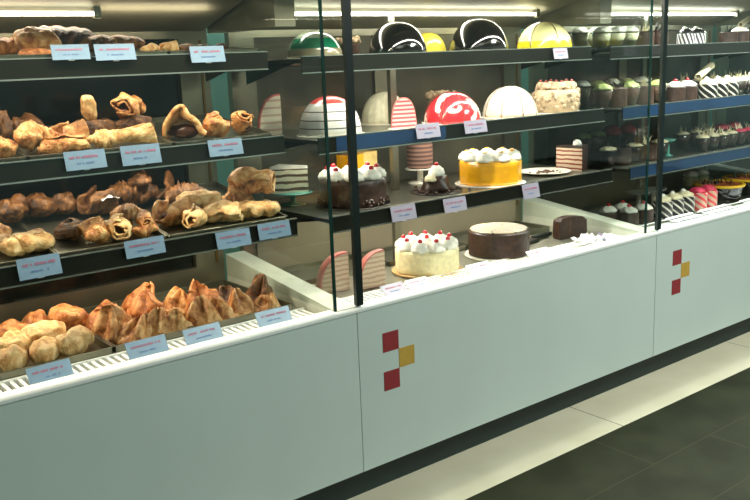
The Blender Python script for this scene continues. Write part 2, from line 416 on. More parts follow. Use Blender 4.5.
        if k >= 2 and lv != 'T': obj('blue_strip', bx(.031, XR - .013, y0 - .0055, y0 - .0042, z - .050, z - .004), blue_m, s)
        for xx in (.045, XR - .03):
            bm = bmesh.new(); vv = [bm.verts.new(p) for p in ((xx - .003, DY - .03, z - .022), (xx - .003, DY - .03, z - .09), (xx - .003, y0 + .06, z - .022), (xx + .003, DY - .03, z - .022), (xx + .003, DY - .03, z - .09), (xx + .003, y0 + .06, z - .022))]
            for f in ((0, 1, 2), (5, 4, 3), (0, 3, 4, 1), (1, 4, 5, 2), (0, 2, 5, 3)): bm.faces.new([vv[i] for i in f])
            obj('bracket', bm, lip_m, s)
    if k >= 1:
        obj('shelf_upright', bx(.555, .583, .475, .495, .668, 1.63), steel, t)
    return t
for k, X0 in enumerate(CASES): make_case(k, X0)
SZ = lambda k, lv: SHELVES[k][lv] - .010      # standing height on a shelf
DZ = .668

# ---------------------------------------------------------------- pastries
def mod(o, sub=0, sol=0):
    if sol: s = o.modifiers.new('thickness', 'SOLIDIFY'); s.thickness = sol; s.offset = 0
    if sub: s = o.modifiers.new('smooth', 'SUBSURF'); s.levels = sub; s.render_levels = sub
    return o
def finish(bm, seed, amp, s):
    for v in bm.verts:
        d = nz3(v.co, s, seed); v.co += v.co.normalized() * d * amp if v.co.length > 1e-5 else Vector()
def ground(bm):
    z = min(v.co.z for v in bm.verts)
    for v in bm.verts: v.co.z -= z
    return bm
def p_roll(L, R, seed):
    """sheet of dough rolled up, open spiral ends"""
    bm = bmesh.new(); nu, nv = 44, 15; turns = 1.9; g = []
    for j in range(nv):
        t = j / (nv - 1) * 2 - 1; row = []
        for i in range(nu):
            u = i / (nu - 1); a = u * turns * 2 * PI + seed
            r = R * (.30 + .70 * u) * (1 - .30 * t * t) * (1 + .10 * math.sin(3 * a + 4 * t + seed))
            x = t * L / 2 * (1 - .12 * u * math.sin(a)) + .12 * L * (u - .5) * math.sin(seed)
            p = Vector((x, r * math.cos(a), r * .82 * math.sin(a)))
            p += Vector((.3, 1, 1)) * (nz3(p, 30, seed) * .40 + nz3(p, 62, seed) * .20) * R
            row.append(bm.verts.new(p))
        g.append(row)
    for A, B in zip(g, g[1:]):
        for i in range(nu - 1): bm.faces.new((A[i], A[i + 1], B[i + 1], B[i]))
    return bm, R * .16
def p_horn(L, R, seed):
    """crescent horn with stepped wraps"""
    bm = bmesh.new(); n, m = 42, 16; rings = []; seg = 6; arc = 1.5
    for i in range(n + 1):
        t = i / n * 2 - 1; a = t * arc / 2; rad = L / arc
        c = Vector((rad * math.sin(a), rad * (1 - math.cos(a)), 0)); T = Vector((math.cos(a), math.sin(a), 0)); Nn = Vector((-math.sin(a), math.cos(a), 0))
        st = (1 - abs(t)) * seg; r = R * max(.16, (1 - abs(t) ** 2.0) ** .7) * (.80 + .30 * (1 - st % 1))
        ring = []
        for j in range(m):
            b = 2 * PI * j / m
            p = c + Nn * r * math.cos(b) + Vector((0, 0, 1)) * r * .85 * math.sin(b)
            p += (p - c) * (nz3(p, 30, seed) * .55 + nz3(p, 70, seed) * .3); ring.append(bm.verts.new(p))
        rings.append(ring)
    for A, B in zip(rings, rings[1:]):
        for j in range(m): bm.faces.new((A[j], A[(j + 1) % m], B[(j + 1) % m], B[j]))
    bm.faces.new(rings[0]); bm.faces.new(rings[-1][::-1])
    return bm, 0
def p_fold(L, R, seed):
    """dough square folded over with two lifted corners, leaving an open mouth"""
    bm = bmesh.new(); n = 22; g = []
    for j in range(n):
        v = j / (n - 1) * 2 - 1; row = []
        for i in range(n):
            u = i / (n - 1) * 2 - 1
            a = u * 2.3; rr = R * (1.0 + .25 * v)
            x = v * L / 2 * (1 - .35 * abs(u)); y = rr * math.sin(a) * .95; z = R * .8 - rr * .8 * math.cos(a) + R * .55 * (abs(u) ** 2) * (.4 + .6 * (v + 1) / 2)
            p = Vector((x, y, z)); p += Vector((.4, 1, 1)) * nz3(p, 24, seed) * R * .35; row.append(bm.verts.new(p))
        g.append(row)
    for A, B in zip(g, g[1:]):
        for i in range(n - 1): bm.faces.new((A[i], A[i + 1], B[i + 1], B[i]))
    return bm, R * .28
def p_tent(L, R, seed):
    """two dough flaps meeting in a bent peak over an open mouth"""
    bm = bmesh.new(); n = 24; g = []
    for j in range(n):
        v = j / (n - 1); row = []
        for i in range(n):
            u = i / (n - 1) * 2 - 1
            top = R * 2.0 * (1 - .55 * v); wd = L / 2 * (1 - .25 * v)
            x = wd * math.copysign(abs(u) ** .9, u) + .10 * L * (1 - abs(u)) * math.sin(seed)
            z = top * (1 - abs(u) ** 1.5) ** .9; y = -R * 1.1 + v * R * 2.6
            if v < .12: z *= 1.06; y -= R * .2 * (1 - abs(u))
            p = Vector((x, y, z)); p += Vector((1, .6, 1)) * nz3(p, 26, seed) * R * .30; row.append(bm.verts.new(p))
        g.append(row)
    for A, B in zip(g, g[1:]):
        for i in range(n - 1): bm.faces.new((A[i], A[i + 1], B[i + 1], B[i]))
    return bm, R * .30
def p_tri(L, R, seed):
    """puff pastry parcel: pinched ridges climbing to a leaning peak, hollow flanks between them"""
    rnd = random.Random(int(seed * 1000)); k = rnd.choice((3, 3, 4)); a0 = rnd.random() * 6.28; bm = bmesh.new(); n, m = 48, 16
    lx, ly = rnd.uniform(-.30, .30) * L, rnd.uniform(-.2, .2) * L; H = R * rnd.uniform(.92, 1.22); L = L * 1.10; rings = []
    for j in range(m + 1):
        t = j / m; ring = []
        for i in range(n):
            a = 2 * PI * i / n; rid = abs(math.cos(k / 2 * (a - a0))) ** 3; rho = L / 2 * (.86 + .20 * rid)
            z = H * (1 - t ** (.80 + 1.1 * rid)) * (1 - .22 * (1 - rid) * math.sin(PI * t)); q = t ** .85
            p = Vector((rho * q * math.cos(a) + lx * (1 - t) ** 1.5, rho * q * math.sin(a) + ly * (1 - t) ** 1.5, z))
            if j == m: p.x *= .93; p.y *= .93
            elif j: p += Vector((1, 1, .8)) * (nz3(p, 24, seed) * .24 + nz3(p, 60, seed) * .07) * R
            ring.append(p)
        rings.append(ring)
    top = bm.verts.new(rings[0][0]); V = [[bm.verts.new(p) for p in ring] for ring in rings[1:]]
    for i in range(n): bm.faces.new((top, V[0][i], V[0][(i + 1) % n]))
    for A, B in zip(V, V[1:]):
        for i in range(n): bm.faces.new((A[i], A[(i + 1) % n], B[(i + 1) % n], B[i]))
    bm.faces.new(V[-1][::-1])
    return bm, 0
def p_bun(L, R, seed):
    bm = bmesh.new(); bmesh.ops.create_icosphere(bm, subdivisions=4, radius=1)
    for v in bm.verts:
        d = v.co.copy(); c = 1 - .16 * math.exp(-((d.y + .25 * math.sin(3 * d.x + seed)) * 6) ** 2) * (d.z > 0)
        q = Vector((d.x * L / 2, d.y * R * 1.05, d.z * R * .85)) * c
        q += q.normalized() * (nz3(q, 26, seed) * .40 + nz3(q, 60, seed) * .16) * R; v.co = q
    return bm, 0
def p_log(L, R, seed):
    bm = bmesh.new(); bmesh.ops.create_icosphere(bm, subdivisions=4, radius=1)
    for v in bm.verts:
        d = v.co; f = lambda t, e: math.copysign(abs(t) ** e, t)
        q = Vector((f(d.x, .62) * L / 2, f(d.y, .8) * R, f(d.z, .75) * R * .8))
        q.z -= .10 * R * math.cos(q.y / R * 6 + seed); q += q.normalized() * (nz3(q, 26, seed) * .34 + nz3(q, 60, seed) * .14) * R; v.co = q
    return bm, 0
def p_swirl(L, R, seed):
    """snail: rope of dough coiled upwards"""
    bm = bmesh.new(); n, m = 80, 10; rings = []
    for i in range(n + 1):
        u = i / n; a = u * 2.3 * 2 * PI + seed; rad = L / 2 * .74 * (1 - u * .85); rr = R * .42 * (1 - .25 * u)
        c = Vector((rad * math.cos(a), rad * math.sin(a), rr + R * .75 * u)); Nn = Vector((math.cos(a), math.sin(a), 0)); ring = []
        for j in range(m):
            b = 2 * PI * j / m; p = c + Nn * rr * math.cos(b) + Vector((0, 0, rr * math.sin(b)))
            p += (p - c) * nz3(p, 35, seed) * .4; ring.append(bm.verts.new(p))
        rings.append(ring)
    for A, B in zip(rings, rings[1:]):
        for j in range(m): bm.faces.new((A[j], A[(j + 1) % m], B[(j + 1) % m], B[j]))
    bm.faces.new(rings[0]); bm.faces.new(rings[-1][::-1])
    return bm, 0
def p_twist(L, R, seed):
    bm = bmesh.new(); n, m = 60, 18; rings = []
    for i in range(n + 1):
        t = i / n * 2 - 1; r = R * max(.12, (1 - abs(t) ** 4) ** .5) * (1 - .12 * t); ring = []
        for j in range(m):
            b = 2 * PI * j / m; k = r * (1 + .20 * abs(math.cos(b * 1.5 + t * 7 + seed)))
            p = Vector((t * L / 2, k * math.cos(b), k * .8 * math.sin(b))); p += Vector((0, 1, 1)) * nz3(p, 30, seed) * R * .15; ring.append(bm.verts.new(p))
        rings.append(ring)
    for A, B in zip(rings, rings[1:]):
        for j in range(m): bm.faces.new((A[j], A[(j + 1) % m], B[(j + 1) % m], B[j]))
    bm.faces.new(rings[0]); bm.faces.new(rings[-1][::-1])
    return bm, 0
KIND = dict(tent=p_tent, roll=p_roll, horn=p_horn, fold=p_fold, tri=p_tri, bun=p_bun, log=p_log, swirl=p_swirl, twist=p_twist)
NAME = dict(tent='tent_pastry', roll='rolled_pastry', horn='croissant', fold='folded_pastry', tri='puff_parcel', bun='bread_bun', log='bread_roll', swirl='pastry_swirl', twist='bread_stick')
def pastry(kind, x, y, z, L, R, rz, m, label, group, tilt=(0, 0), seed=None, cat=None, filling=False):
    seed = seed if seed is not None else (x * 37.7 + y * 91.3 + L * 11) % 9
    bm, th = KIND[kind](L, R, seed)
    rt = Euler((math.radians(tilt[0]), math.radians(tilt[1]), math.radians(rz))).to_matrix().to_4x4()
    bmesh.ops.transform(bm, matrix=rt, verts=bm.verts[:])
    zm = min(v.co.z for v in bm.verts) - th / 2
    for v in bm.verts: v.co.z -= zm
    o = obj(NAME[kind], bm, m, loc=(x, y, z), smooth=True)
    if th: mod(o, 1, th)
    if filling:
        fb = bmesh.new(); bmesh.ops.create_icosphere(fb, subdivisions=3, radius=1)
        for v in fb.verts: v.co = Vector((v.co.x * L * .36, v.co.y * R * .55, v.co.z * R * .5)) * (1 + .3 * nz3(v.co, 3, seed))
        bmesh.ops.transform(fb, matrix=rt, verts=fb.verts[:])
        c = obj('filling', fb, fill_m, o, loc=(0, 0, R * .75), smooth=True); c['label'] = 'dark brown filling in the opening'
    tag(o, label, cat or ('bread' if kind in ('bun', 'log', 'twist') else 'pastry'), group)
    return o

def tray(x0, x1, y0, y1, z, label, lift=0, h=.016, m=None, group='steel trays in the pastry case'):
    """thin steel tray with a raised rim; lift raises its back edge on a foot"""
    t = thing('tray', label, 'tray', (0, 0, 0), group=group)
    ang = math.atan2(lift, y1 - y0); M = Matrix.Translation((0, y0, z + .0015)) @ Matrix.Rotation(ang, 4, 'X')
    D = y1 - y0; bm = bmesh.new(); b = .0015
    box(bm, x0, x1, 0, D, 0, b, M)
    obj('tray_base', bm, m or tray_m, t)
    bm = bmesh.new()
    box(bm, x0, x0 + b, 0, D, 0, h, M); box(bm, x1 - b, x1, 0, D, 0, h, M); box(bm, x0, x1, 0, b, 0, h, M); box(bm, x0, x1, D - b, D, 0, h, M)
    box(bm, x0 - .004, x0 + b, -.004, D + .004, h, h + b, M); box(bm, x1 - b, x1 + .004, -.004, D + .004, h, h + b, M)
    box(bm, x0, x1, -.004, b, h, h + b, M); box(bm, x0, x1, D - b, D + .004, h, h + b, M)
    obj('tray_rim', bm, m or tray_m, t)
    if lift > .01: obj('tray_foot', bx(x0 + .02, x1 - .02, y1 - .03, y1 - .02, z, z + lift * .93), tray_m, t)
    return t

def TS(y, y0, y1, lift, z): return z + .003 + lift * (y - y0) / (y1 - y0)
GT, GM, GB, GD = ('breads on the top shelf of the pastry case', 'pastries on the middle shelf of the pastry case', 'pastries on the low shelf of the pastry case', 'pastries on the deck of the pastry case')

# top shelf
z = SZ(0, 'T'); lf = .03
tray(-1.30, -.655, .29, .62, z, 'steel tray on the top shelf under the long dark breads', .02)
tray(-.645, -.42, .29, .62, z, 'steel tray on the top shelf, middle one, under the end of the dark bread', .02)
tray(-.41, -.12, .29, .62, z, 'steel tray on the top shelf at its right end, under small flat pastries', .02)
zt = z + .022
pastry('log', -.745, .42, zt, .13, .038, 12, P_gold, 'light brown smooth bread with rounded end, left on the top shelf', GT)
pastry('twist', -.655, .46, zt + .004, .20, .038, 4, P_dark, 'dark brown twisted loaf behind the two blue tags on the top shelf', GT)
pastry('twist', -.530, .44, zt, .22, .026, -4, P_brown, 'long thin brown bread stick tapering right on the top shelf', GT)
pastry('bun', -.770, .345, z + .008, .09, .018, 0, P_orange, 'small flat bun low in front of the light brown bread, top shelf', GT)
pastry('twist', -.825, .43, zt, .12, .024, -10, P_orange, 'orange brown bread stick at the left picture edge, top shelf', GT)
for x, m, l, s in ((-.43, P_pale, 'pale flat pastry at the left of the low row on the top shelf', 'bun'), (-.372, P_pale, 'pale flat pastry, second of the low row on the top shelf', 'fold'),
                (-.315, P_brown, 'brown flat pastry behind the right tag on the top shelf', 'bun'), (-.255, P_dark, 'dark flat pastry right of the right tag, top shelf', 'bun'), (-.195, P_dark, 'last dark flat pastry at the right end of the top shelf', 'horn')):
    pastry(s, x, .38, z + .012, .07 if s == 'bun' else .065, .016 if s == 'bun' else .015, 10, m, l, GT)
# middle shelf
z = SZ(0, 'M')
tray(-1.25, -.865, .225, .62, z, 'steel tray at the left end of the middle shelf', .05)
tray(-.855, -.46, .225, .62, z, 'steel tray in the middle of the middle shelf, the most heaped', .05)
tray(-.45, -.13, .225, .62, z, 'steel tray at the right end of the middle shelf with three folded pastries', .05)
S = lambda y: TS(y, .225, .62, .05, z)
pastry('horn', -.905, .28, S(.28), .10, .026, 20, P_gold, 'golden pastry at the left picture edge on the middle shelf', GM)
pastry('horn', -.815, .31, S(.31), .13, .036, 200, P_gold, 'golden croissant with a curled end, left on the middle shelf', GM)
pastry('roll', -.745, .29, S(.29), .13, .030, -8, P_gold, 'broad golden rolled pastry lying above the left tag of the middle shelf', GM)
pastry('fold', -.70, .38, S(.38), .12, .030, 30, P_gold, 'golden folded pastry just behind the broad roll, middle shelf', GM)
pastry('horn', -.625, .29, S(.29), .11, .028, 15, P_pale, 'pale golden croissant between the two left tags of the middle shelf', GM)
pastry('fold', -.545, .29, S(.29), .14, .026, -4, P_pale, 'long pale folded pastry above the second tag of the middle shelf', GM)
pastry('log', -.60, .43, S(.43), .13, .034, 12, P_brown, 'brown loaf lying under the upright pale pastry', GM)
pastry('log', -.612, .44, S(.44) + .052, .075, .024, 4, P_pale, 'small pale square block standing up at the back of the middle shelf', GM, seed=1.1, tilt=(0, 84))
pastry('bun', -.48, .42, S(.42), .13, .034, 0, P_brown, 'brown bun carrying the split round pastry, middle shelf', GM)
pastry('roll', -.485, .45, S(.45) + .045, .105, .044, 48, P_gold, 'round split pastry with a dark opening, on top at the back of the middle shelf', GM, filling=True)
pastry('tent', -.385, .29, S(.29), .125, .040, -32, P_gold, 'tall folded pastry with a wide dark open mouth, middle shelf', GM, filling=True)
pastry('horn', -.285, .29, S(.29), .095, .036, 40, P_gold, 'knobbly golden croissant above the right tag of the middle shelf', GM, tilt=(0, 14))
pastry('roll', -.275, .30, S(.30) + .035, .07, .026, 60, P_gold, 'small rolled pastry on top of the knobbly croissant, middle shelf', GM)
pastry('roll', -.185, .29, S(.29), .075, .036, 80, P_gold, 'upright rolled pastry with dark centre at the right end of the middle shelf', GM, tilt=(0, 30), filling=True)
for x, l in ((-.86, 'dark brown pastry at the left in the back row of the middle shelf'), (-.775, 'dark brown pastry behind the golden croissant, back row of the middle shelf')):
    pastry('horn', x, .48, S(.48), .12, .042, 20, P_brown, l, GM)
# low shelf
z = SZ(0, 'B')
tray(-1.25, -.835, .18, .62, z, 'steel tray at the left end of the low shelf', .07)
tray(-.825, -.525, .18, .62, z, 'steel tray in the middle of the low shelf, its left rim bare', .07)
tray(-.515, -.125, .18, .62, z, 'steel tray at the right end of the low shelf with the large rolls', .07)
S = lambda y: TS(y, .18, .62, .07, z)
pastry('bun', -.925, .25, S(.25), .09, .034, 80, P_pale, 'pale bun at the left picture edge on the low shelf', GB)
pastry('bun', -.935, .33, S(.33), .09, .036, 60, P_gold, 'golden bun behind the leftmost bun on the low shelf', GB)
pastry('log', -.868, .25, S(.25), .10, .034, 10, P_pale, 'pale rounded roll above the leftmost tag of the low shelf', GB)
pastry('swirl', -.742, .31, S(.31), .09, .046, 0, P_brown, 'brown swirl with dark hollow behind the front croissants, low shelf', GB)
pastry('horn', -.700, .245, S(.245), .10, .034, 60, P_gold, 'upright golden croissant, left of the front heap on the low shelf', GB, tilt=(0, -20))
pastry('roll', -.628, .245, S(.245), .09, .042, 62, P_pale, 'pale ridged rolled pastry in the middle of the front heap, low shelf', GB)
pastry('horn', -.585, .30, S(.30) + .02, .10, .032, -30, P_gold, 'golden croissant lying across the back of the front heap, low shelf', GB)
pastry('roll', -.550, .25, S(.25) + .018, .085, .028, 70, P_gold, 'small roll with reddish spiral end above the second tag, low shelf', GB)
pastry('horn', -.560, .225, S(.225), .09, .022, 10, P_gold, 'small curled pastry at the right front corner of the middle tray, low shelf', GB)
pastry('fold', -.455, .29, S(.29), .13, .036, 30, P_gold, 'golden folded pastry with dark opening, left in the right tray, low shelf', GB, filling=True)
pastry('roll', -.400, .24, S(.24), .13, .038, 50, P_pale, 'long pale rolled pastry with dark end pointing forward, low shelf', GB)
pastry('log', -.345, .32, S(.32) + .03, .14, .030, -15, P_pale, 'smooth pale roll on top behind the long rolled pastry, low shelf', GB)
pastry('horn', -.345, .40, S(.40), .14, .046, -15, P_brown, 'brown croissant under the smooth pale roll, low shelf', GB)
pastry('roll', -.305, .25, S(.25), .12, .038, -30, P_pale, 'pale rolled pastry behind the third tag of the low shelf', GB)
pastry('roll', -.225, .245, S(.245), .12, .032, -20, P_pale, 'pale rolled pastry behind the rightmost tag of the low shelf', GB)
pastry('horn', -.205, .33, S(.33), .12, .040, 0, P_gold, 'golden croissant under the big roll, low shelf', GB)
pastry('roll', -.172, .29, S(.29) + .058, .14, .050, -40, P_gold, 'biggest golden roll with a hollow end, on top at the right of the low shelf', GB, filling=True)
pastry('log', -.150, .235, S(.235), .08, .030, 50, P_pale, 'short pale roll at the right end of the low shelf', GB)
for x, y, r, l in ((-.845, .48, .043, 'dark brown round bun at the far left of the back row, low shelf'), (-.765, .50, .042, 'dark brown round bun, second in the back row of the low shelf'),
                   (-.695, .50, .036, 'small dark brown bun, third in the back row of the low shelf')):
    pastry('bun', x, y, S(y) + .012, r * 2, r, 40, P_brown, l, GB)
pastry('fold', -.605, .48, S(.48), .12, .038, 20, P_brown, 'brown folded pastry with curled corner beside the white paper, low shelf', GB)
pastry('horn', -.475, .50, S(.50), .17, .046, -10, P_brown, 'large dark brown croissant in the back row of the low shelf', GB)
pastry('swirl', -.455, .48, S(.48) + .07, .09, .032, 0, P_brown, 'brown swirl on top of the large dark croissant, low shelf', GB)
pastry('fold', -.385, .52, S(.52), .11, .040, 60, P_brown, 'brown folded pastry at the right of the back row, low shelf', GB)
bm = bmesh.new()
bmesh.ops.create_grid(bm, x_segments=10, y_segments=8, size=.5)
for v in bm.verts: v.co = Vector((v.co.x * .055, v.co.y * .05, .012 + .010 * nz3(v.co, 5, 2) - abs(v.co.x) * .02))
p = obj('baking_paper', bm, paper_m, loc=(-.575, .45, S(.45) + .055), smooth=True); mod(p, 1, .0006)
tag(p, 'scrap of white baking paper on a brown pastry at the back of the low shelf', 'paper')
# deck
z = .676
tray(-1.25, -.715, .172, .62, z, 'steel tray on the case deck at the left under pale rolls', 0, .020)
tray(-.705, -.475, .172, .62, z, 'steel tray on the case deck, second, under peaked parcels', 0, .020)
tray(-.465, -.125, .172, .62, z, 'steel tray on the case deck at its right end under peaked parcels', 0, .020)
z += .003
for a in (('log', -.960, .235, z, .10, .036, 70, P_pale, 'pale roll cut by the left picture edge, front of the deck'),
          ('log', -.872, .240, z, .12, .036, 62, P_pale, 'pale oblong roll, second in the front row of the deck'),
          ('log', -.792, .250, z, .13, .038, 40, P_pale, 'pale oblong roll with a seam, third in the front row of the deck'),
          ('log', -.925, .345, z, .12, .038, 40, P_pale, 'pale roll behind the leftmost front roll on the deck'),
          ('log', -.838, .365, z, .13, .040, 10, P_pale, 'pale wide roll in the second row of the deck'),
          ('bun', -.895, .47, z, .12, .036, 0, P_orange, 'orange brown bun in the back row at the left of the deck'),
          ('tri', -.815, .52, z, .12, .058, 0, P_orange, 'orange parcel with a small tip at the back left of the deck'),
          ('bun', -.730, .46, z, .12, .046, 25, P_orange, 'orange brown round bun behind the pale rolls on the deck')):
    pastry(*a, GD)
for x, y, L, h, m, l in ((-.652, .315, .12, .088, P_gold, 'tall golden parcel standing up at the left of the second deck tray'),
                (-.622, .235, .12, .070, P_gold, 'golden brown parcel in front at the left of the second deck tray'),
                (-.560, .255, .11, .072, P_gold, 'golden brown parcel in front, middle of the second deck tray'),
                (-.632, .44, .12, .070, P_orange, 'orange parcel in the back row of the second deck tray, left'),
                (-.515, .46, .13, .088, P_orange, 'bright orange parcel rising highest in the back of the second deck tray'),
                (-.520, .350, .12, .092, P_orange, 'orange peaked parcel in the middle row of the second deck tray'),
                (-.500, .245, .12, .066, P_gold, 'golden parcel in front at the right of the second deck tray'),
                (-.405, .24, .12, .070, P_gold, 'golden brown parcel in front at the left of the right deck tray'),
                (-.345, .36, .13, .090, P_orange, 'light orange parcel with sharp left corner at the back of the right deck tray'),
                (-.340, .245, .12, .062, P_gold, 'light brown low parcel in front, second in the right deck tray'),
                (-.415, .40, .11, .070, P_gold, 'golden parcel at the back left of the right deck tray'),
                (-.258, .265, .10, .066, P_gold, 'golden brown parcel with folded top, third in the right deck tray'),
                (-.165, .315, .10, .092, P_brown, 'tall dark brown pointed parcel at the right end of the deck'),
                (-.188, .225, .10, .056, P_gold, 'small light brown parcel at the right front corner of the deck'),
                (-.255, .36, .10, .066, P_brown, 'brown parcel at the back, left of the tall dark pointed one')):
    pastry('tri', x, y, z, L, h, 0, m, l, GD)

# ---------------------------------------------------------------- price tags
def price_tag(x, y, z, label, W=.112, H=.047, m=None, yaw=0, lean=-12, roll=0, seed=0, group='price tags'):
    m = m or card_b; rnd = random.Random(seed * 13 + int(x * 1000))
    t = thing('price_tag', label, 'price tag', (x, y, z), (math.radians(lean), math.radians(roll), math.radians(yaw)), group)
    obj('card', bx(-W / 2, W / 2, -.001, .001, -H / 2, H / 2), m, t)
    obj('clip', bx(-.008, .008, .001, .006, -H / 2 - .002, 0), clip_m, t)
    for k, (zc, hh, mm, wd) in enumerate(((H * .17, H * .13, ink_r, .78), (-H * .16, H * .10, ink_b, .42))):
        bm = bmesh.new(); xx = -W * wd / 2
        while xx < W * wd / 2 - .003:
            a = rnd.uniform(.0018, .0045)
            if rnd.random() < .86: box(bm, xx, xx + a, -.0017, -.0009, zc - hh / 2, zc + hh / 2 * rnd.uniform(.5, 1))
            xx += a + .0014
        c = obj('printed_line', bm, mm, t); c['label'] = 'blurred red printed line' if k == 0 else 'blurred blue printed line'
    return t
for a in ((-.707, .262, 1.492, 'pale blue price tag on the top shelf, leftmost, before the dark loaf', .100, .040, None, -2),
          (-.585, .262, 1.489, 'pale blue price tag on the top shelf in front of the long brown stick', .116, .044, None, 2),
          (-.306, .262, 1.476, 'pale blue price tag near the top shelf right end, before flat pastries', .110, .047, None, 0),
          (-.722, .197, 1.213, 'pale blue price tag on the middle shelf in front of the broad golden roll', .111, .050, None, 2),
          (-.567, .197, 1.212, 'pale blue price tag on the middle shelf below the long pale folded pastry', .113, .054, None, 0),
          (-.305, .197, 1.208, 'pale blue price tag on the middle shelf at its right end', .111, .048, None, 0),
          (-.887, .150, .960, 'pale blue price tag at the left on the low shelf below a pale roll', .110, .054, None, 4),
          (-.601, .150, .964, 'pale blue price tag on the low shelf below the heap of croissants', .116, .048, None, 2),
          (-.327, .150, .944, 'pale blue price tag, second from the right end of the low shelf', .112, .050, None, 0),
          (-.186, .150, .949, 'pale blue price tag at the right end of the low shelf below the biggest roll', .112, .048, None, 0),
          (-.915, .075, .702, 'pale blue price tag at the far left of the deck, before pale rolls', .112, .048, None, 4, -28),
          (-.652, .080, .704, 'pale blue price tag on the case deck in front of the second tray', .116, .050, None, 2, -28),
          (-.484, .080, .703, 'pale blue price tag on the case deck in front of the middle parcels', .116, .048, None, 2, -28),
          (-.250, .080, .703, 'pale blue price tag on the case deck at its right end', .116, .048, None, 0, -28)):
    price_tag(*a[:8], lean=a[8] if len(a) > 8 else -12, group='pale blue price tags of the pastry case')
for a in ((1.269, .262, 1.437, 'lilac price tag on the top shelf below the yellow and cream dome', .085, .042),
          (.489, .197, 1.193, 'lilac price tag on the blue strip below the pink striped cut cake', .110, .050),
          (.721, .197, 1.190, 'lilac price tag on the middle shelf below the red and white dome', .112, .046),
          (.327, .150, .931, 'lilac price tag on the low shelf right of the black forest cake', .108, .052),
          (.567, .150, .927, 'lilac price tag on the low shelf below the small chocolate cream cake', .108, .050),
          (.967, .150, .927, 'lilac price tag on the low shelf at the right edge of the yellow cake', .092, .056)):
    price_tag(*a, m=card_g, group='lilac price tags of the cake case')
for a in ((.215, .078, .698, 'grey price tag lying on the deck in front of the pink cut cake', .095, .046, card_g),
          (.320, .078, .698, 'white price tag lying on the deck left of the cherry cake', .095, .042, paper_m),
          (.615, .078, .698, 'white price tag lying on the deck below the right side of the cherry cake', .110, .046, paper_m),
          (.935, .078, .696, 'white price tag lying on the deck in front of the flat chocolate cake', .120, .046, paper_m)):
    price_tag(*a, lean=-52, group='price tags on the deck of the cake case')

# ---------------------------------------------------------------- cakes
GC = 'cakes in the middle display case'
def board(t, r, m=None, h=.004): return obj('cake_board', lathe(cylp(r, h, .001), 40), m or board_m, t)
def blobs(bm, n, r0, r1, fn, seed=1):
    rnd = random.Random(seed)
    for i in range(n):
        x, y, z = fn(rnd); r = rnd.uniform(r0, r1); ball(bm, x, y, z, r, 1, 1)
    return bm
def topped_cake(name, x, y, z, r, h, bodym, label, n=8, rr=.024, rh=.032, cherries=True, boardm=None, centre=True, facets=0, dots=None, shav=0):
    t = thing(name, label, 'cake', (x, y, z), group=GC); board(t, r + .015, boardm)
    fn = (lambda a, q, zz: q * (1 - .018 * abs(math.sin(a * facets / 2)))) if facets else (lambda a, q, zz: q * (1 + .012 * math.sin(9 * a) * math.cos(zz * 150)))
    prof = [(0, .004), (r - .004, .004)] + [(r, .008 + (h - .016) * i / 6) for i in range(7)] + [(r - .006, h), (0, h)]
    obj('cake_body', lathe(prof, 96, fn=fn), bodym, t, smooth=True)
    pos = [(math.cos(a) * (r - rr), math.sin(a) * (r - rr)) for a in [2 * PI * (i + .3) / n for i in range(n)]]
    if centre: pos.append((0, 0))
    for i, (px, py) in enumerate(pos):
        c = obj('cream_rosette', rosette(bmesh.new(), 0, 0, 0, rr, rh), cream_m, t, loc=(px, py, h - .001), smooth=True)
        if cherries: obj('cherry', ball(bmesh.new(), 0, 0, rh + .004, .0095, .95), cherry_m, c, smooth=True)
        if dots: obj('glaze_dot', ball(bmesh.new(), 0, 0, rh, .010, .5), dots, c, smooth=True)
    if shav:
        bm = blobs(bmesh.new(), shav, .004, .008, lambda R: (lambda a, q: (q * math.cos(a), q * math.sin(a), .008 + R.random() * .02 if q > r - .006 else h))(R.random() * 6.28, R.choice([r, r + .004, r * R.random()])), 5)
        obj('shavings', bm, choc_m, t)
    return t
z = DZ
topped_cake('cherry_cream_cake', .538, .275, z + .004, .118, .088, cream_y, 'white cream cake ringed with rosettes and red cherries on the case deck', n=9, rr=.032, rh=.034)
t = thing('chocolate_cake', 'low round chocolate cake with a pale marbled top on the case deck', 'cake', (.905, .262, z + .004), group=GC)
board(t, .135, board_w)
obj('cake_body', lathe(cylp(.120, .098, .006), 64, off=(0, 0, .004)), choc_m, t, smooth=False)
obj('pale_topping', lathe([(0, .102), (.110, .102), (.112, .105), (.108, .107), (0, .107)], 48), stripe_mat('marbled_topping', (206, 190, 164), (70, 46, 34), 8, angular=True, duty=.93, dist=.6), t)
z2 = z
t = thing('cut_chocolate_cake', 'dark chunk of chocolate cake alone near the right end of the deck', 'cake', (1.345, .262, z2), (0, 0, -.5), group=GC)
bm = lathe([(0, 0), (.07, 0), (.073, .012), (.07, .075), (.055, .088), (0, .09)], 24, a0=0, a1=3.6, fn=lambda a, r, zz: r * (1 + .06 * math.sin(5 * a)))
obj('cake_body', bm, choc_m, t); obj('cut_face', bx(-.05, .0, -.003, .0015, .004, .082), choc_w, t)
t = thing('cake_server', 'dark flat cake server lying between the two chocolate cakes', 'cake server', (1.13, .33, z), (0, 0, .12))
obj('blade', bx(-.06, .06, -.03, .03, .012, .015), dark_board, t); obj('handle', box(box(bmesh.new(), .06, .19, -.009, .009, .006, .020), -.06, .06, -.03, .03, 0, .012), post_m, t)
bm = bmesh.new(); bmesh.ops.create_grid(bm, x_segments=26, y_segments=26, size=.5)
for v in bm.verts:
    q = Vector((v.co.x * .14, v.co.y * .075, 0)); q.z = .020 + .028 * abs(nz3(q, 40, 3)) + .016 * nz3(q, 90, 4); v.co = q
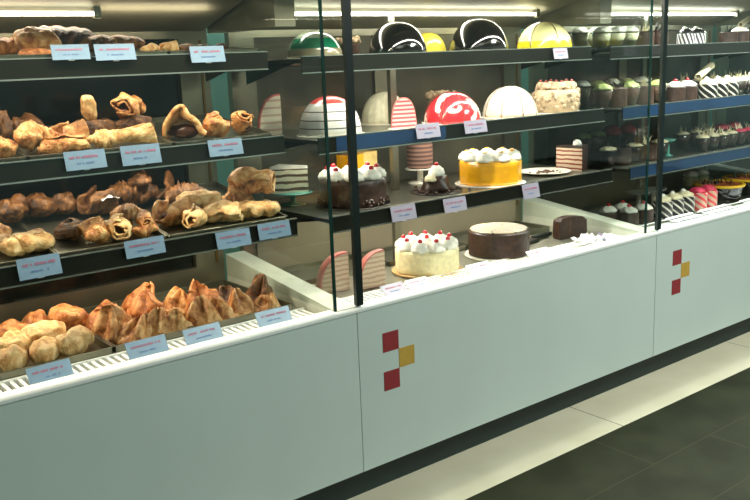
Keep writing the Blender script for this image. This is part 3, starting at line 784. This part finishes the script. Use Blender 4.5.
p = obj('crumpled_paper', bm, paper_m, loc=(1.235, .082, .680)); tag(p, 'crumpled white paper on the deck near the right side glass', 'paper')
price_tag(1.31, .075, .705, 'small grey tag leaning on the crumpled white paper', .05, .04, card_g, 12, -45, 20, group='price tags on the deck of the cake case')

# pink cut cakes on the deck: half domes with layered cut faces
def cut_dome(x, y, z, r, h, rz, shell, cut, label, name='cut_cake', grp=GC, bd=board_w, sweep=PI):
    t = thing(name, label, 'cake', (x, y, z), (0, 0, rz), group=grp)
    prof = [(r * math.cos(a) ** .8, h * math.sin(a) ** .9) for a in [PI / 2 * i / 12 for i in range(12)]] + [(0, h)]
    if bd: obj('cake_board', lathe(cylp(r + .01, .003, .001), 32), bd, t)
    bm = lathe([(0, .003)] + [(a, b + .003) for a, b in prof], 32, a0=0, a1=sweep)
    obj('cake_shell', bm, shell, t, smooth=False)
    for sgn, ang in ((1, 0), (-1, sweep)):
        if abs(sweep - PI) < .01 and ang: break
        b2 = bmesh.new()
        if abs(sweep - PI) < .01: pts = [(-a * .95, b * .95) for a, b in prof] + [(a * .95, b * .95) for a, b in prof[::-1]][1:]
        else: pts = [(0, .0)] + [(a * .95, b * .95) for a, b in prof]
        f0 = [b2.verts.new((px, -.0015, pz + .004)) for px, pz in pts]; f1 = [b2.verts.new((px, .0008, pz + .004)) for px, pz in pts]
        b2.faces.new(f0); b2.faces.new(f1[::-1])
        for i in range(len(pts)): j = (i + 1) % len(pts); b2.faces.new((f0[i], f1[i], f1[j], f0[j]))
        bmesh.ops.transform(b2, matrix=Matrix.Rotation(ang, 4, 'Z') @ Matrix.Scale(sgn, 4, (0, 1, 0)), verts=b2.verts[:])
        c = obj('cut_face', b2, cut, t); c['label'] = 'layered cut face'
    return t
cut_dome(.172, .27, z, .115, .132, PI / 2 - .1, pink_m, layer_v, 'pink glazed quarter cake seen through the black corner post, on the deck', sweep=PI / 2, bd=None)
cut_dome(.292, .22, z, .105, .128, PI / 2 - .1, pink_m, layer_v, 'pink glazed quarter cake with layered face on the deck left of the cherry cake', sweep=PI / 2, bd=None)
for xa, xb, l in ((.06, .46, 'steel tray at the back left of the cake case deck'), (.48, .88, 'steel tray at the back of the deck behind the cherry cake'), (.90, 1.40, 'steel tray at the back right of the cake case deck')):
    tray(xa, xb, .425, .64, z, l, 0, .018, group='steel trays at the back of the cake case deck')

# low shelf of the cake case
z = SZ(1, 'B')
topped_cake('black_forest_cake', .262, .345, z, .118, .096, choc_m, 'dark black forest cake with cream swirls and cherries behind the corner post', n=8, rr=.032, rh=.034, boardm=dark_board, shav=160)
topped_cake('mango_cake', .925, .325, z, .124, .096, yellow_m, 'bright yellow glazed cake with white cream swirls on the low shelf', n=9, rr=.033, rh=.034, cherries=False, boardm=board_w, centre=False, facets=14, dots=yellow_m)
t = thing('small_chocolate_cake', 'small dark chocolate cake with cream and one cherry, on crumbs on the low shelf', 'cake', (.640, .33, z), group=GC)
obj('cake_board', lathe(cylp(.10, .004, .001), 32), dark_board, t)
bm = lathe([(0, .004), (.062, .004), (.056, .02), (.045, .05), (.036, .062), (0, .064)], 28, fn=lambda a, r, zz: r * (1 + .12 * math.sin(4 * a + zz * 60)))
obj('cake_body', bm, choc_m, t, smooth=True)
bm = blobs(bmesh.new(), 70, .004, .011, lambda R: (R.gauss(0, .045), R.gauss(0, .040), .006), 3); obj('chocolate_crumbs', bm, choc_m, t)
c = obj('cream_rosette', rosette(bmesh.new(), 0, 0, 0, .030, .040), cream_m, t, loc=(.004, 0, .060), smooth=True); obj('cherry', ball(bmesh.new(), 0, 0, .043, .009), cherry_m, c, smooth=True)
c = obj('cream_rosette', rosette(bmesh.new(), 0, 0, 0, .022, .026), lamp_ivory, t, loc=(-.036, -.012, .045), smooth=True)
t = thing('plate', 'nearly empty cream plate with crumbs right of the yellow cake, low shelf', 'plate', (1.262, .335, z))
obj('dish', lathe([(0, 0), (.06, 0), (.105, .010), (.108, .012), (.104, .013), (.06, .005), (0, .005)], 48), board_w, t, smooth=True)
bm = blobs(bmesh.new(), 26, .003, .009, lambda R: (R.gauss(0, .03), R.gauss(0, .03), .006), 8); obj('crumbs', bm, choc_w, t)
def wedge_slice(x, y, z, L, W, H, rz, topm, cutm, label, name='cake_slice', grp=GC, rosette_on=False, top2=None):
    t = thing(name, label, 'cake', (x, y, z), (0, 0, rz), group=grp)
    bm = bmesh.new(); pts = [(-L / 2, 0), (L / 2, -W / 2), (L / 2, W / 2)]
    a = [bm.verts.new((px, py, 0)) for px, py in pts]; b = [bm.verts.new((px, py, H)) for px, py in pts]
    bm.faces.new(a[::-1]); bm.faces.new(b)
    for i in range(3): j = (i + 1) % 3; bm.faces.new((a[i], a[j], b[j], b[i]))
    obj('sponge', bm, cutm, t)
    bm = bmesh.new(); a = [bm.verts.new((px * 1.02, py * 1.02, H)) for px, py in pts]; b = [bm.verts.new((px * 1.0, py * 1.0, H + .010)) for px, py in pts]
    bm.faces.new(a[::-1]); bm.faces.new(b)
    for i in range(3): j = (i + 1) % 3; bm.faces.new((a[i], a[j], b[j], b[i]))
    obj('topping', bm, topm, t)
    obj('back_icing', bx(L / 2, L / 2 + .006, -W / 2, W / 2, 0, H + .010), topm, t)
    if rosette_on: obj('cream_rosette', rosette(bmesh.new(), L * .25, 0, H + .010, .018, .024), cream_m, t, smooth=True)
    return t
wedge_slice(1.418, .33, z, .12, .09, .095, -1.1, choc_m, layer_h, 'wedge of striped brown and cream layer cake near the right side glass', rosette_on=True)
t = wedge_slice(.125, .52, z + .045, .12, .09, .085, 2.2, cream_m, layer_w, 'white and brown layered cake slice on a clear stand, seen through the side glass', rosette_on=False)
obj('stand', lathe([(0, -.045), (.045, -.045), (.045, -.041), (.010, -.036), (.010, -.006), (.07, -.003), (.07, 0), (0, 0)], 28), teal_gl, t, smooth=True)
t = thing('yellow_block_cake', 'yellow square cake with a pale cut side at the back behind the black forest cake', 'cake', (.455, .57, z + .0), (0, 0, .15), group=GC)
obj('pedestal', lathe([(0, 0), (.06, 0), (.058, .006), (.012, .012), (.012, .060), (.08, .068), (.08, .072), (0, .072)], 28), board_w, t, smooth=True)
obj('glazed_body', bx(-.075, .0, -.035, .035, .072, .148), yellow_m, t); c = obj('cut_sponge', bx(.0, .075, -.035, .035, .072, .152), layer_y, t); c['label'] = 'pale yellow cut sponge side'
t = thing('layer_cake_block', 'brown layered cake on a stand at the back, under the left lilac tag', 'cake', (.755, .55, z), group=GC)
obj('pedestal', lathe([(0, 0), (.05, 0), (.048, .006), (.012, .012), (.012, .050), (.06, .058), (.06, .062), (0, .062)], 28), board_w, t, smooth=True)
obj('cake_body', lathe(cylp(.052, .105, .006), 32, off=(0, 0, .062)), layer_b, t)

# middle shelf of the cake case
z = SZ(1, 'M')
def dome_cake(x, y, z, r, h, m, label, name='dome_cake', bm_=None, fn=None, seg=64, bd=board_w, grp=GC, cutlines=0):
    t = thing(name, label, 'cake', (x, y, z), group=grp); obj('cake_board', lathe(cylp(r + .010, .004, .001), 40), bd, t)
    o = obj('dome', lathe([(a, b) for a, b in domep(r, h, 14)], seg, fn=fn), m, t, loc=(0, 0, .004), smooth=True)
    if cutlines:
        bm = bmesh.new()
        for k in range(cutlines):
            for i in range(20):
                a = PI / 2 * (i + .5) / 20; rr = r * math.cos(a) ** .9 * 1.004; zz = h * math.sin(a) * 1.004
                M = Matrix.Rotation(k * 2 * PI / cutlines - 1.9, 4, 'Z') @ Matrix.Translation((rr, 0, zz + .004)) @ Matrix.Rotation(-a, 4, 'Y')
                box(bm, -.0015, .0008, -.0010, .0010, -h * .05, h * .05, M)
        obj('portion_line', bm, choc_w, t)
    return t
cut_dome(.082, .50, z, .085, .140, PI / 2 - .15, mat('red_top_shell', (196, 96, 92), .4), stripe_mat('pale_layers', (226, 214, 190), (190, 160, 146), 40, (0, 0, 1), .7, rough=.6, coat=0), 'pale pink striped quarter cake at the far left back of the cake case', sweep=PI / 2, bd=None)
dome_cake(.178, .345, z, .108, .128, stripe_dome, 'white layered dome with thin dark lines and a red cap behind the corner post', fn=lambda a, r, zz: r * (1 + .01 * math.sin(12 * a)))
dome_cake(.600, .572, z, .090, .118, cream_dome, 'plain cream coloured dome behind the steel upright', fn=lambda a, r, zz: r * (1 + .02 * math.sin(16 * a)))
cut_dome(.468, .30, z, .048, .108, -.35, pink_m, stripe_mat('pink_white_layers', (240, 200, 190), (220, 84, 98), 70, (0, 0, 1), .5, rough=.5, coat=.2), 'small pink and white striped cut cake left of the red dome')
t = thing('whipped_cake', 'rough beige whipped dessert peeking out behind the red and white dome', 'cake', (.885, .56, z), group=GC)
bm = lathe(cylp(.045, .085, .006), 28); blobs(bm, 70, .008, .014, lambda R: (R.gauss(0, .022), R.gauss(0, .022), .085 + R.random() * .018), 4); obj('cake_body', bm, nut_m, t)
dome_cake(.735, .335, z, .108, .112, red_dome, 'glossy red dome cake with white flower patches on the middle shelf', cutlines=8)
dome_cake(1.050, .335, z, .108, .118, white_dome, 'white shaved dome cake with portion lines on the middle shelf', fn=lambda a, r, zz: r * (1 + .02 * nz3((math.cos(a), math.sin(a), zz * 30), 4, 2)), cutlines=8)
t = thing('nut_cream_cake', 'beige cake covered with piped nut cream and cherries at the right of the middle shelf', 'cake', (1.318, .325, z), group=GC)
board(t, .105, board_w); obj('cake_body', lathe(cylp(.092, .095, .010), 48), nut_m, t, smooth=True)
bm = bmesh.new(); rnd = random.Random(6)
for i in range(150):
    a = rnd.random() * 6.28; u = rnd.random()
    if u < .65: ball(bm, .090 * math.cos(a), .090 * math.sin(a), rnd.uniform(.012, .095), rnd.uniform(.009, .013), 1, 1)
    else: q = .08 * rnd.random() ** .5; ball(bm, q * math.cos(a), q * math.sin(a), .098, rnd.uniform(.010, .015), 1, 1)
obj('piped_cream', bm, nut_m, t)
for i in range(7):
    a = i * 2 * PI / 6 if i < 6 else 0; q = .064 if i < 6 else 0
    c = obj('cream_rosette', rosette(bmesh.new(), 0, 0, 0, .020, .028), nut_m, t, loc=(q * math.cos(a), q * math.sin(a), .100), smooth=True)
    obj('cherry', ball(bmesh.new(), 0, 0, .029, .007), mat('dark_cherry', (150, 60, 50), .2), c, smooth=True)

# top shelf of the cake case
z = SZ(1, 'T')
dome_cake(.195, .44, z, .096, .088, green_gl, 'glossy dome with a dark green band, left on the top shelf behind the posts')
dome_cake(.532, .40, z, .106, .114, choc_gl, 'black glossy chocolate dome, the left one of two on the top shelf', name='chocolate_dome', cutlines=0)
dome_cake(.945, .40, z, .114, .124, choc_gl, 'black glossy chocolate dome, the larger right one on the top shelf', name='chocolate_dome', cutlines=0)
dome_cake(.830, .57, z, .074, .082, yellow_dome2, 'small plain yellow dome half hidden behind the right black dome')
dome_cake(1.330, .40, z, .114, .112, yellow_dome, 'pale lemon dome with a bright yellow lower band on the top shelf', cutlines=6)
t = thing('silver_ornament_cake', 'small dark cake with silvery cream curls left of the left black dome', 'cake', (.455, .585, z), group=GC)
obj('cake_body', lathe(cylp(.036, .05, .004), 24), choc_m, t); obj('cream_curl', blobs(bmesh.new(), 16, .008, .014, lambda R: (R.gauss(0, .016), R.gauss(0, .016), .058 + R.random() * .014), 2), nut_m, t)

# ---------------------------------------------------------------- small desserts of the right case
def spike(bm, x, y, z, h, r, tx, ty):
    M = Matrix.Translation((x, y, z)) @ Matrix.Rotation(tx, 4, 'X') @ Matrix.Rotation(ty, 4, 'Y')
    v = [bm.verts.new(M @ Vector(p)) for p in ((-r, -r * .3, 0), (r, -r * .3, 0), (r, r * .3, 0), (-r, r * .3, 0), (r * .3, 0, h))]
    for f in ((0, 1, 4), (1, 2, 4), (2, 3, 4), (3, 0, 4), (3, 2, 1, 0)): bm.faces.new([v[i] for i in f])
def mini(x, y, z, style, label, group, r=.036, h=.06, seed=0):
    rnd = random.Random(seed + int(x * 977) + int(y * 333))
    nm = dict(cherry='mini_cherry_cake', cup='dessert_cup', zebra='striped_mini_cake', pink='pink_striped_cake', green='pistachio_dessert', tall='cream_dessert_glass', red='red_topped_cup', shard='chocolate_dessert', zv='grey_striped_cake')[style]
    t = thing(nm, label, 'dessert', (x, y, z), (0, 0, rnd.uniform(0, 6)), group)
    if style in ('cup', 'red', 'green', 'tall'):
        obj('cup_glass', lathe([(r * .5, 0), (r * .55, .002), (r * .80, h * .5), (r, h), (r * .96, h), (r * .76, h * .5), (r * .5, .003), (0, .003)], 24), cup_gl, t, smooth=True)
        fm = dict(cup=choc_m, red=choc_m, green=choc_w, tall=lamp_ivory)[style]
        obj('mousse', lathe([(0, .004), (r * .5, .004), (r * .76, h * .5), (r * .93, h * .92), (0, h * .94)], 24), fm, t, smooth=True)
    else:
        bmt = dict(cherry=choc_m, zebra=zebra, pink=zebra_p, shard=choc_m, zv=zebra_v)[style]
        obj('cake_body', lathe(cylp(r, h, .003), 32), bmt, t, smooth=False)
    if style in ('cherry', 'zebra', 'pink', 'tall', 'zv'):
        tm = dict(cherry=cream_m, zebra=lamp_ivory, pink=pink_cream, tall=cream_m, zv=choc_gl)[style]
        c = obj('cream_swirl', rosette(bmesh.new(), 0, 0, 0, r * .82, .026), tm, t, loc=(0, 0, h - .001), smooth=True)
        if style == 'cherry': obj('cherry', ball(bmesh.new(), 0, 0, .030, .0095), cherry_m, c, smooth=True)
        elif style in ('zebra', 'zv'): obj('cream_ball', ball(bmesh.new(), r * .2, 0, .024, .013), cream_m, c, smooth=True)
    if style == 'red': obj('red_topping', lathe([(0, h * .93), (r * .98, h * .93), (r * .9, h * 1.12), (r * .4, h * 1.3), (0, h * 1.33)], 20), pink_cream if seed == 7 else mat('red_jelly', (214, 44, 48), .25), t, smooth=True)
    if style == 'green': obj('pistachio_swirl', rosette(bmesh.new(), 0, 0, h * .93, r * .85, .028), green_m, t, smooth=True)
    if style in ('cup', 'shard'):
        bm = bmesh.new()
        if style == 'cup':
            obj('cream_dollop', rosette(bmesh.new(), 0, 0, h * .93, r * .8, .018), lamp_ivory if seed != 7 else pink_cream, t, smooth=True)
        for i in range(6): spike(bm, rnd.uniform(-.4, .4) * r, rnd.uniform(-.4, .4) * r, h * .95, rnd.uniform(.035, .055), .007, rnd.uniform(-.6, .6), rnd.uniform(-.6, .6))
        obj('chocolate_shards', bm, lamp_ivory if seed in (3, 7) else choc_gl, t)
    return t
G3 = 'small desserts in the right display case'
z = SZ(2, 'T')
for i, (x, st, l) in enumerate(((1.66, 'tall', 'cream dessert glass, first from the left side glass'), (1.76, 'tall', 'cream dessert glass, second from the left side glass'),
              (1.86, 'tall', 'cream dessert glass, third from the left side glass'), (1.97, 'shard', 'brown dessert with shards beside the cream glasses'), (2.08, 'shard', 'brown dessert with shards behind the right posts'))):
    mini(x, .36, z, st, l + ', top shelf of the right case', G3, .045, .072, i)
for i, x in enumerate((1.69, 1.80, 1.91, 2.02)):
    mini(x, .50, z, 'tall', ['leftmost', 'second', 'third', 'last'][i] + ' cream dessert glass of the back row, top shelf of the right case', G3, .042, .074, i)
for i, x in enumerate((2.34, 2.43)):
    mini(x, .38, z, 'zv', ('left' if i == 0 else 'right') + ' black topped cake with grey vertical stripes, top shelf of the right case', G3, .044, .058, i)
mini(2.53, .44, z, 'zebra', 'black and white cake right of the grey striped pair, top shelf of the right case', G3, .04, .05)
for i, x in enumerate((2.72, 2.83, 2.94)):
    mini(x, .38, z, 'cherry' if i == 1 else 'shard', ['chocolate dessert with shards', 'chocolate cake with cream and cherry', 'chocolate dessert with shards, last'][i] + ' near the right picture edge, top shelf', G3, .046, .062, i)
c = thing('cigar_biscuit', 'white chocolate cigar lying on the chocolate cakes at the top right', 'biscuit', (2.80, .36, z + .098), (0, 0, .2))
bm = lathe([(.010, 0), (.014, 0), (.014, .12), (.010, .12), (.010, 0)], 16); bmesh.ops.transform(bm, matrix=Matrix.Rotation(1.35, 4, 'Y'), verts=bm.verts[:]); obj('wafer', bm, lamp_ivory, c, smooth=True)

z = SZ(2, 'M')
for i, x in enumerate((1.635, 1.735, 1.835, 1.935, 2.04)):
    mini(x, .33, z, 'green' if i % 2 == 0 else 'shard', ['first green topped dessert', 'first dark shard dessert', 'second green topped dessert', 'second dark shard dessert', 'third green topped dessert'][i] + ' from the left glass, middle shelf of the right case', G3, .045, .085, i)
for i, x in enumerate((1.67, 1.78, 1.89, 2.00, 2.11)):
    mini(x, .47, z, 'green' if i % 2 else 'tall', ['cream glass, leftmost', 'green topped glass, second', 'cream glass, third', 'green topped glass, fourth', 'cream glass, last'][i] + ' of the back row on the middle shelf of the right case', G3, .042, .095, i)
for i, x in enumerate((2.17, 2.27)):
    mini(x, .32, z, 'cherry', ('left' if i == 0 else 'right') + ' dark cake with white cream and cherry just right of the black posts, middle shelf', G3, .048, .068, i)
for i, x in enumerate((2.40, 2.495, 2.59)):
    mini(x, .29, z, 'zebra', ['left', 'middle', 'right'][i] + ' cake wrapped in diagonal black and white stripes, middle shelf of the right case', G3, .047, .070, i)
c = thing('cigar_biscuit', 'cream coloured wafer cigar slanting above the striped cakes, middle shelf', 'biscuit', (2.36, .32, z + .106), (0, 0, .1))
bm = lathe([(.012, 0), (.017, 0), (.017, .15), (.012, .15), (.012, 0)], 16); bmesh.ops.transform(bm, matrix=Matrix.Rotation(1.22, 4, 'Y'), verts=bm.verts[:]); obj('wafer', bm, lamp_ivory, c, smooth=True)
for i, x in enumerate((2.70, 2.80, 2.90, 3.0)):
    mini(x, .30, z, 'cup', ['first', 'second', 'third', 'fourth'][i] + ' chocolate cup with white shards at the right end of the middle shelf', G3, .045, .075, 3)
for i, x in enumerate((2.45, 2.58, 2.71, 2.84, 2.96)):
    mini(x, .45, z, 'cup', ['first', 'second', 'third', 'fourth', 'fifth'][i] + ' chocolate cup of the back row behind the striped cakes, middle shelf', G3, .042, .080, 3)
z = SZ(2, 'B')
for i, x in enumerate((1.64, 1.735, 1.83, 1.93, 2.03)):
    mini(x, .30, z, 'shard' if i % 2 else 'cup', ['dark cup with cream, leftmost', 'dark cake with shards, second', 'dark cup with cream, third', 'dark cake with shards, fourth', 'dark cup with cream, last'][i] + ' of the front row seen through the side glass, low shelf', G3, .045, .075, i)
for i, x in enumerate((1.66, 1.77, 1.88, 2.00)):
    mini(x, .46, z + .0, 'green' if i < 2 else 'red', ['green topped glass, leftmost', 'green topped glass, second', 'red topped glass, left', 'red topped glass, right'][i] + ' of the back row seen through the side glass, low shelf', G3, .045, .120, i)
t = thing('glass_stand', 'small teal glass pedestal dish just right of the black posts, low shelf', 'dish', (2.115, .31, z), )
obj('foot', lathe([(0, 0), (.022, 0), (.020, .004), (.006, .010), (.005, .06), (0, .06)], 24), teal_gl, t, smooth=True)
obj('bowl', lathe([(0, .058), (.005, .06), (.032, .074), (.036, .080), (.033, .080), (0, .066)], 28), teal_gl, t, smooth=True)
for i, x in enumerate((2.34, 2.425, 2.51, 2.595)):
    mini(x, .27, z, 'cup', ['first', 'second', 'third', 'fourth'][i] + ' dark chocolate cup with cream flakes, front row of the low blue shelf', G3, .040, .072, 3)
for i, x in enumerate((2.68, 2.765, 2.85, 2.935, 3.02)):
    mini(x, .27, z, 'cup', ['first', 'second', 'third', 'fourth', 'fifth'][i] + ' cup with bright pink cream at the right end of the low blue shelf', G3, .040, .075, 7)
for i, x in enumerate((2.40, 2.52, 2.64, 2.76, 2.88)):
    mini(x, .42, z, 'cup' if i < 3 else 'red', ['first dark cup with shards', 'second dark cup with shards', 'third dark cup with shards', 'first pink topped cup', 'second pink topped cup'][i] + ' in the back row of the low blue shelf', G3, .042, .078, 7 if i > 2 else 3)
z = DZ
def paper_sheet(x, y, z, w, d, label):
    bm = bmesh.new(); bmesh.ops.create_grid(bm, x_segments=12, y_segments=8, size=.5)
    for v in bm.verts: q = Vector((v.co.x * w, v.co.y * d, 0)); q.z = .006 + .004 * nz3(q, 30, 3) + (.012 if abs(v.co.y) > .49 else 0); v.co = q
    o = obj('doily_paper', bm, paper_m, loc=(x, y, z)); mod(o, 1, .0008); tag(o, label, 'paper', 'white papers under the deck desserts')
tray(1.595, 2.10, .14, .60, z, 'steel tray under the cherry topped cakes on the right deck', 0, .014, group='steel trays in the right case')
tray(2.11, 3.05, .14, .60, z, 'long steel tray under the dessert rings on the right deck', 0, .014, group='steel trays in the right case')
z += .004
for i, (x, y) in enumerate(((1.650, .30), (1.69, .22), (1.755, .30), (1.80, .22))):
    mini(x, y, z, 'cherry', ['left rear', 'left front', 'right rear', 'right front'][i] + ' of four cherry topped dark cakes seen through the side glass, right deck', G3, .044, .064, i)
for i, x in enumerate((1.93, 2.02, 2.11)):
    mini(x, .21, z, 'zebra', ['left', 'middle', 'right'][i] + ' cream topped cake with diagonal black and white stripes on the right deck', G3, .046, .085, i)
for i, x in enumerate((2.215, 2.305)):
    mini(x, .21, z, 'pink', ('left' if i == 0 else 'right') + ' cake with diagonal pink and beige stripes on the right deck', G3, .046, .090, i)
paper_sheet(1.98, .115, .673, .22, .085, 'white crinkled paper in front of the black and white striped cakes')
paper_sheet(2.26, .115, .673, .24, .085, 'white crinkled paper in front of the pink striped cakes')
paper_sheet(2.62, .115, .673, .24, .085, 'white crinkled paper in front of the yellow rimmed tarts')
for i, x in enumerate((2.02, 2.14)):
    t = thing('plate', ('left' if i == 0 else 'right') + ' small white plate raised behind the striped cakes on the right deck', 'plate', (x, .40, z)); obj('stand', lathe([(0, 0), (.035, 0), (.010, .008), (.010, .085), (.035, .090), (0, .09)], 24), board_w, t, smooth=True)
    obj('dish', lathe([(0, .090), (.055, .092), (.062, .100), (.055, .098), (0, .096)], 32), paper_m, t, smooth=True)
def tart(x, y, label, r=.088):
    t = thing('tart', label, 'tart', (x, y, z), group='yellow rimmed tarts on the right deck')
    obj('crust', lathe([(0, 0), (r * .86, 0), (r * .94, .075), (0, .076)], 36), choc_gl, t, smooth=False)
    obj('rim', lathe([(r * .85, .074), (r * .99, .074), (r * 1.02, .082), (r * .98, .087), (r * .85, .085), (r * .85, .074)], 36), yell_rim, t, smooth=True)
    obj('jelly', lathe([(0, .077), (r * .84, .077), (r * .84, .083), (0, .085)], 32), orange_top, t)
    bm = bmesh.new(); rnd = random.Random(int(x * 100))
    for i in range(16): a = rnd.random() * 6.28; q = r * .65 * rnd.random(); spike(bm, q * math.cos(a), q * math.sin(a), .083, rnd.uniform(.02, .04), .006, rnd.uniform(-.5, .5), rnd.uniform(-.5, .5))
    obj('chocolate_shards', bm, choc_gl, t)
tart(2.56, .30, 'large dark tart with a yellow rim right of the pink striped cakes', .125)
tart(2.84, .30, 'large dark tart with a yellow rim at the right picture edge', .125)
for i, x in enumerate((2.62, 2.72)):
    mini(x, .50, z, 'tall', ('left' if i == 0 else 'right') + ' pale cream dessert glass behind the tarts on the right deck', G3, .045, .10, i)
